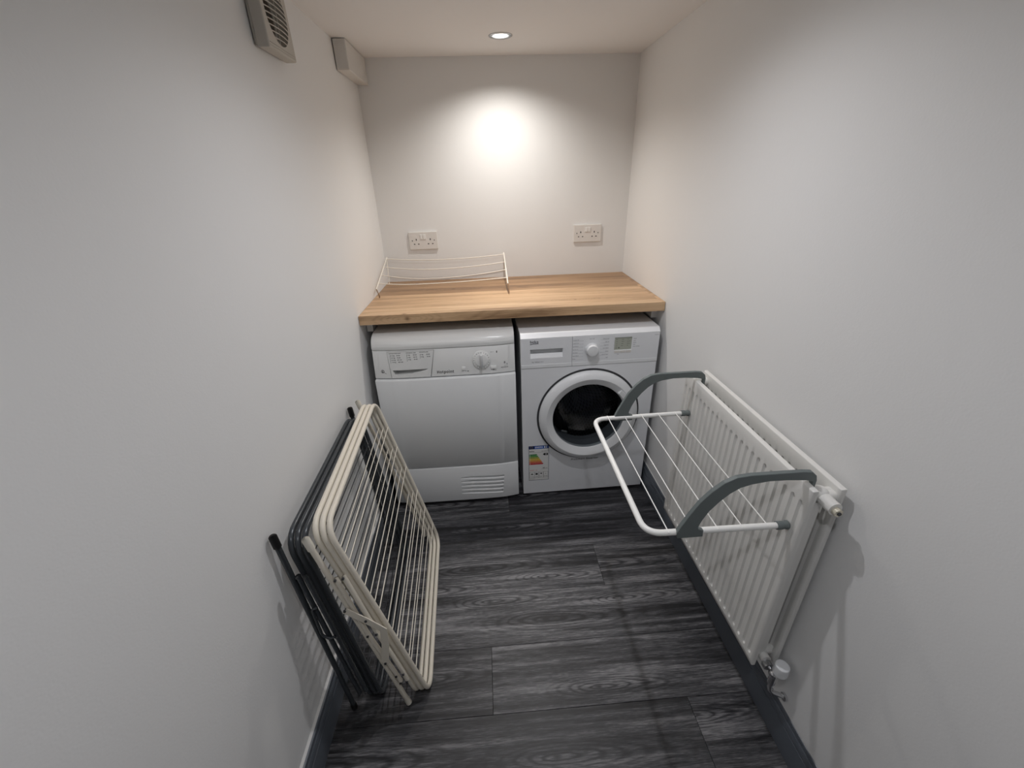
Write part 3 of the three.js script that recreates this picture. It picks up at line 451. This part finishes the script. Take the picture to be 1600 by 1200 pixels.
// ------------------------------------------------------------------ folding airers against the left wall
function airer(o) {
  const t = thing('clothes_airer', o.label, 'clothes airer', [o.bx - 0.05, 0, o.bz - o.L / 2], 'folded airers against the left wall');
  const d = V(-Math.sin(o.az), 0, -Math.cos(o.az)), n = V(Math.cos(o.az), 0, -Math.sin(o.az)), up = V(0, Math.cos(o.tilt), 0).addScaledVector(n, -Math.sin(o.tilt));
  const at = (k, u, v) => V(o.bx, 0.0075, o.bz).addScaledVector(n, -k * o.gap).addScaledVector(d, u).addScaledVector(up, v);
  const R = 0.0072;
  for (let k = 0; k < 3; k++) {
    const fr = part('rack_frame', sweep(fillet([at(k, 0, 0), at(k, 0, o.h), at(k, o.L, o.h), at(k, o.L, 0)], 0.055, true), R, true, 14), o.tube, t);
    for (const v of o.wires) { const a = at(k, 0.001, v * o.h / 0.7264), b = at(k, o.L - 0.001, v * o.h / 0.7264), q = n.clone().multiplyScalar(R * 0.75); part('wire', sweep([a.add(q), b.add(q)], 0.0016, false, 6), o.wire, fr); }
  }
  for (const [side, z, hub] of [[1, o.legZ[0], o.near], [-1, o.legZ[1], o.far]]) {
    const P = ([x, y], dz = 0) => V(x, y, z + side * dz);
    const a = P(hub.cap), b = P(hub.foot), dir = b.clone().sub(a).normalize();
    const leg = part('leg', sweep([a, b], R, false, 14), o.tube, t);
    part('end_cap', sweep([a.clone().addScaledVector(dir, -0.004), a.clone().addScaledVector(dir, 0.028)], R + 0.0022, false, 16), o.cap, leg);
    part('end_cap', sweep([b.clone().addScaledVector(dir, -0.02), b.clone().addScaledVector(dir, -0.001)], R + 0.0016, false, 16), o.cap, leg);
    if (!hub.arms) continue;
    for (const A of hub.arms) {
      const arm = part('support_arm', sweep(fillet(A.map((q) => P(q, 0.003)), 0.02), 0.0062, false, 12), o.tube, t);
      for (const q of A) part('rivet', cyl(0.0034, 0.004, q[0], q[1], z + side * 0.0095, 'z', 12), greyNut, arm);
    }
    if (hub.bracket) {
      const L = hub.bracket, w = 0.0125, S = []; const B = [];
      for (let i = 0; i < L.length; i++) { const a0 = V(...L[Math.max(0, i - 1)], 0), c0 = V(...L[Math.min(L.length - 1, i + 1)], 0), tn = c0.sub(a0).normalize(); S.push([L[i][0] - tn.y * w * 0.8, L[i][1] + tn.x * w * 0.8]); B.unshift([L[i][0] + tn.y * w * 0.8, L[i][1] - tn.x * w * 0.8]); }
      const g = plate([...S, ...B], 0, 0.003, 0.0008), zz = z + side * 0.0125 - (side < 0 ? 0.003 : 0); g.translate(0, 0, zz);
      const br = part('bracket', g, o.tube, t); for (const q of [L[0], L[1], L[L.length - 1]]) part('rivet', cyl(0.0034, 0.004, q[0], q[1], zz + (side > 0 ? 0.0035 : -0.0005), 'z', 12), greyNut, br);
    }
    if (hub.hook) part('wire_hook', sweep(fillet(hub.hook.map((q) => P(q, 0.013)), 0.012), 0.0036, false, 10), o.tube, t);
  }
}
const WIRES = [0.61, 0.515, 0.418, 0.29, 0.196, 0.097];
airer({
  label: 'cream folding clothes airer with thin wires leaning nearest the floor space', bx: -0.2901, bz: 1.5608, az: 0.0406, L: 0.6288, h: 0.7264, tilt: 0.2213, gap: 0.0165, tube: creamTube, wire: creamWire, cap: creamPlastic, wires: WIRES, legZ: [1.585, 0.912],
  near: { cap: [-0.4916, 0.7], foot: [-0.349, 0.0115], arms: [[[-0.4505, 0.572], [-0.411, 0.353], [-0.364, 0.165], [-0.3565, 0.131]], [[-0.4305, 0.577], [-0.387, 0.358], [-0.343, 0.172], [-0.3375, 0.135]]], bracket: [[-0.4465, 0.468], [-0.402, 0.424], [-0.364, 0.382], [-0.369, 0.32], [-0.381, 0.241]] },
  far: { cap: [-0.545, 0.7], foot: [-0.377, 0.0115], arms: [[[-0.4785, 0.572], [-0.439, 0.353], [-0.39, 0.165], [-0.3825, 0.131]]], bracket: [[-0.4745, 0.468], [-0.445, 0.435], [-0.428, 0.41], [-0.43, 0.32], [-0.437, 0.241]] },
});
airer({
  label: 'dark grey folding clothes airer between the cream airer and the wall', bx: -0.432, bz: 1.562, az: 0.015, L: 0.585, h: 0.68, tilt: 0.125, gap: 0.0165, tube: darkTube, wire: darkWire, cap: blackPlastic, wires: WIRES, legZ: [1.585, 0.962],
  near: { cap: [-0.562, 0.715], foot: [-0.5115, 0.0115], arms: [[[-0.536, 0.592], [-0.512, 0.36], [-0.482, 0.09]], [[-0.519, 0.59], [-0.492, 0.36], [-0.462, 0.1]]], hook: [[-0.512, 0.487], [-0.526, 0.481], [-0.5225, 0.375], [-0.503, 0.363], [-0.492, 0.37]] },
  far: { cap: [-0.56, 0.7], foot: [-0.512, 0.0115], arms: [[[-0.545, 0.592], [-0.521, 0.36], [-0.491, 0.09]]] },
});

// ------------------------------------------------------------------ radiator
{
  const z0 = 1.08, z1 = 1.688, y0 = 0.236, y1 = 0.834, zm = (z0 + z1) / 2;
  const t = thing('radiator', 'white double panel radiator with ribbed front on the right wall', 'radiator', [0.66, 0, zm]);
  // pressed steel sheet: faces -x, with vertical grooves that end in steep round ends
  function sheet(xf, th) {
    const N = 23, first = 1.097, pitch = (1.6665 - 1.097) / (N - 1), Z = [z0, z0 + 0.0008, z0 + 0.002, z0 + 0.004], Yv = [y0, y0 + 0.0008, y0 + 0.002, y0 + 0.004, 0.252];
    for (let k = 0; k < N; k++) for (const f of [-0.42, -0.34, -0.27, -0.2, -0.13, 0, 0.13, 0.2, 0.27, 0.34, 0.42]) { const z = first + (k + f) * pitch; if (z > z0 + 0.006 && z < z1 - 0.006) Z.push(z); }
    Z.push(z1 - 0.004, z1 - 0.002, z1 - 0.0008, z1);
    for (let i = 0; i <= 14; i++) Yv.push(0.2575 + i * 0.0012); for (let i = 1; i < 10; i++) Yv.push(mix(0.276, 0.776, i / 10)); for (let i = 0; i <= 14; i++) Yv.push(0.7775 + i * 0.0012); Yv.push(0.81, y1 - 0.004, y1 - 0.002, y1 - 0.0008, y1);
    const dep = (z, y) => { const k = Math.round((z - first) / pitch), dz = (z - first - Math.min(N - 1, Math.max(0, k)) * pitch) / 0.006; const ye = y > 0.786 ? (y - 0.786) / 0.006 : y < 0.266 ? (0.266 - y) / 0.006 : 0; const r = Math.hypot(dz, ye); const s = sat((1.15 - r) / 0.55); return 0.0054 * s * s * (3 - 2 * s); };
    const rim = (z, y) => { const e = Math.min(z - z0, z1 - z, y - y0, y1 - y); return e < 0.004 ? 0.005 - Math.sqrt(Math.max(0, 0.005 ** 2 - (0.005 * (0.004 - e) / 0.004) ** 2)) : 0; };
    const pos = [], idx = [], nz = Z.length, ny = Yv.length;
    for (const y of Yv) for (const z of Z) pos.push(xf + dep(z, y) + rim(z, y), y, z);
    for (let j = 0; j < ny - 1; j++) for (let i = 0; i < nz - 1; i++) { const a = j * nz + i, b = a + 1, c = a + nz, d = c + 1; idx.push(a, b, c, b, d, c); }
    const base = pos.length / 3, loop = []; for (let i = 0; i < nz; i++) loop.push(i); for (let j = 1; j < ny; j++) loop.push(j * nz + nz - 1); for (let i = nz - 2; i >= 0; i--) loop.push((ny - 1) * nz + i); for (let j = ny - 2; j > 0; j--) loop.push(j * nz);
    for (const q of loop) pos.push(xf + th, pos[q * 3 + 1], pos[q * 3 + 2]);
    const n = loop.length; for (let i = 0; i < n; i++) { const a = loop[i], b = loop[(i + 1) % n], c = base + i, d = base + (i + 1) % n; idx.push(a, c, b, b, c, d); }
    const ctr = pos.length / 3; pos.push(xf + th, (y0 + y1) / 2, zm); for (let i = 0; i < n; i++) idx.push(base + i, ctr, base + (i + 1) % n);
    const g = new THREE.BufferGeometry(); g.setAttribute('position', new THREE.Float32BufferAttribute(pos, 3)); g.setIndex(idx); const q = toCreasedNormals(g, 0.9); q.setAttribute('uv', new THREE.Float32BufferAttribute(new Float32Array(q.attributes.position.count * 2), 2)); return q;
  }
  part('front_panel', sheet(0.612, 0.0115), radEnamel, t);
  part('back_panel', sheet(0.6735, 0.0115), radEnamel, t);
  { // folded convector sheet welded to the back of the front panel
    const P = [], x0 = 0.6275, x1 = 0.6495, n = 26, za = z0 + 0.03, zb = z1 - 0.012; for (let i = 0; i < n; i++) { const a = za + (zb - za) * i / n, w = (zb - za) / n; P.push([x0, a], [x1, a + w * 0.15], [x1, a + w * 0.5], [x0, a + w * 0.65]); } P.push([x0, zb], [x1, zb]);
    const th = 0.0008, poly = [...P, ...P.slice().reverse().map(([x, z]) => [x + th, z + th])]; part('convector_fins', prism(poly, 0.262, 0.792), radEnamel, t);
  }
  for (const z of [1.2, 1.57]) part('wall_bracket', rboxAt(0.687, xr(z) - 0.001, 0.33, 0.8, z - 0.012, z + 0.012, 0.002), radEnamel, t);
  // tappings between the panels at the corners
  for (const [y, z] of [[0.805, z1 - 0.026], [0.805, z0 + 0.026], [0.262, z1 - 0.026], [0.262, z0 + 0.026]]) part('header_tube', cyl(0.0135, 0.062, 0.65, y, z, 'x'), radEnamel, t);
  // bleed plug pointing out of the near top corner
  part('bleed_elbow', merge([new THREE.SphereGeometry(0.0185, 24, 16).translate(0.647, 0.808, z1 - 0.022), cyl(0.0125, 0.03, 0.664, 0.806, z1 - 0.016, 'x')]), radEnamel, t);
  const bv = part('bleed_plug', cyl(0.0145, 0.032, 0.648, 0.806, z1 + 0.009, 'z', 28), radEnamel, t);
  part('bleed_nut', cyl(0.0095, 0.012, 0.648, 0.804, z1 + 0.029, 'z', 6), brass, bv, 'brass hexagon nut'); part('bleed_screw', cyl(0.004, 0.004, 0.648, 0.804, z1 + 0.0355, 'z', 10), greyNut, bv);
  part('blanking_plug', merge([cyl(0.013, 0.03, 0.652, 0.812, z0 + 0.012, 'z'), new THREE.SphereGeometry(0.0135, 18, 12).translate(0.652, 0.812, z0 + 0.024)]), radEnamel, t);
  // valves at the two bottom corners
  function valve(z, s) {
    const v = part('valve_body', merge([cyl(0.0095, 0.04, 0.655, 0.228, z + s * 0.038, 'y', 18), new THREE.SphereGeometry(0.0125, 18, 12).translate(0.655, 0.243, z + s * 0.036), cyl(0.0075, 0.03, 0.655, 0.243, z + s * 0.022, 'z', 18)]), chrome, t, 'chrome valve body');
    part('tail_sleeve', cyl(0.0132, 0.018, 0.648, 0.258, z + s * 0.0, 'z', 22), radEnamel, v); part('union_nut', cyl(0.0125, 0.014, 0.648, 0.25, z + s * 0.016, 'z', 6), steel, v);
    part('valve_cap', lathe([[0.0005, 0], [0.017, 0], [0.018, 0.003], [0.0175, 0.03], [0.0155, 0.033], [0.0135, 0.0322], [0.0005, 0.0322]], 28).translate(0.667, 0.252, z + s * 0.04), whitePlastic, v, 'white plastic valve cap');
    part('pipe', sweep(fillet([V(0.655, 0.21, z + s * 0.038), V(0.657, 0.172, z + s * 0.04), V(xr(z) - 0.001, 0.16, z + s * 0.052)], 0.02), 0.0062, false, 14), chrome, v);
    part('pipe_collar', cyl(0.011, 0.006, xr(z) - 0.0045, 0.161, z + s * 0.0515, 'x', 18), chrome, v);
  }
  valve(z1 - 0.006, 1); valve(z0 + 0.006, -1);
}

// ------------------------------------------------------------------ the airer hooked over the radiator
{
  const y = 0.7115, xA = 0.285, xB = 0.588, zf = 1.147, zn = 1.655;
  const t = thing('radiator_airer', 'white wire radiator airer with grey hook arms hung over the radiator', 'radiator airer', [0.44, y, 1.4]);
  part('frame', sweep(fillet([V(xB, y, zf), V(xA, y, zf + 0.004), V(xA - 0.003, y, zn - 0.004), V(xB, y, zn)], 0.042, false, 10), 0.0073, false, 16), rackWhite, t);
  for (const z of [zf, zn]) part('buffer_tip', (() => { const g = lathe([[0.0005, 0], [0.0095, 0], [0.0098, 0.003], [0.0098, 0.012], [0.0085, 0.017], [0.0105, 0.022], [0.0105, 0.026], [0.008, 0.0285], [0.0005, 0.0285]], 20); g.rotateZ(-Math.PI / 2); g.translate(xB - 0.0049, y, z); return g; })(), rackGrey, t, 'grey rubber tip');
  for (const x of [0.333, 0.389, 0.446, 0.503, 0.561]) part('wire', rod([x, y + 0.0055, zf - 0.003], [x - 0.001, y + 0.0055, zn + 0.003], 0.0015, 8), rackWhite, t);
  const arm = (z, dx0) => {
    const O = [[0.349, 0.716], [0.357, 0.736], [0.372, 0.768], [0.389, 0.801], [0.411, 0.829], [0.434, 0.850], [0.458, 0.862], [0.487, 0.8655], [0.544, 0.8655], [0.602, 0.8655], [0.622, 0.863], [0.633, 0.853], [0.637, 0.84], [0.637, 0.806], [0.629, 0.806], [0.6285, 0.838], [0.6105, 0.8425], [0.568, 0.846], [0.53, 0.8465], [0.493, 0.841], [0.471, 0.834], [0.451, 0.820], [0.432, 0.800], [0.413, 0.774], [0.402, 0.750], [0.396, 0.731], [0.398, 0.723], [0.410, 0.7185], [0.411, 0.7], [0.352, 0.7]].map(([a, b]) => [a + dx0, b]);
    part('hook_arm', plate(O, z - 0.005, z + 0.006, 0.0015), rackGrey, t, 'curved grey plastic hook arm');
  };
  arm(zn, 0); arm(zf, 0.006);
}

renderer.render(scene, camera);
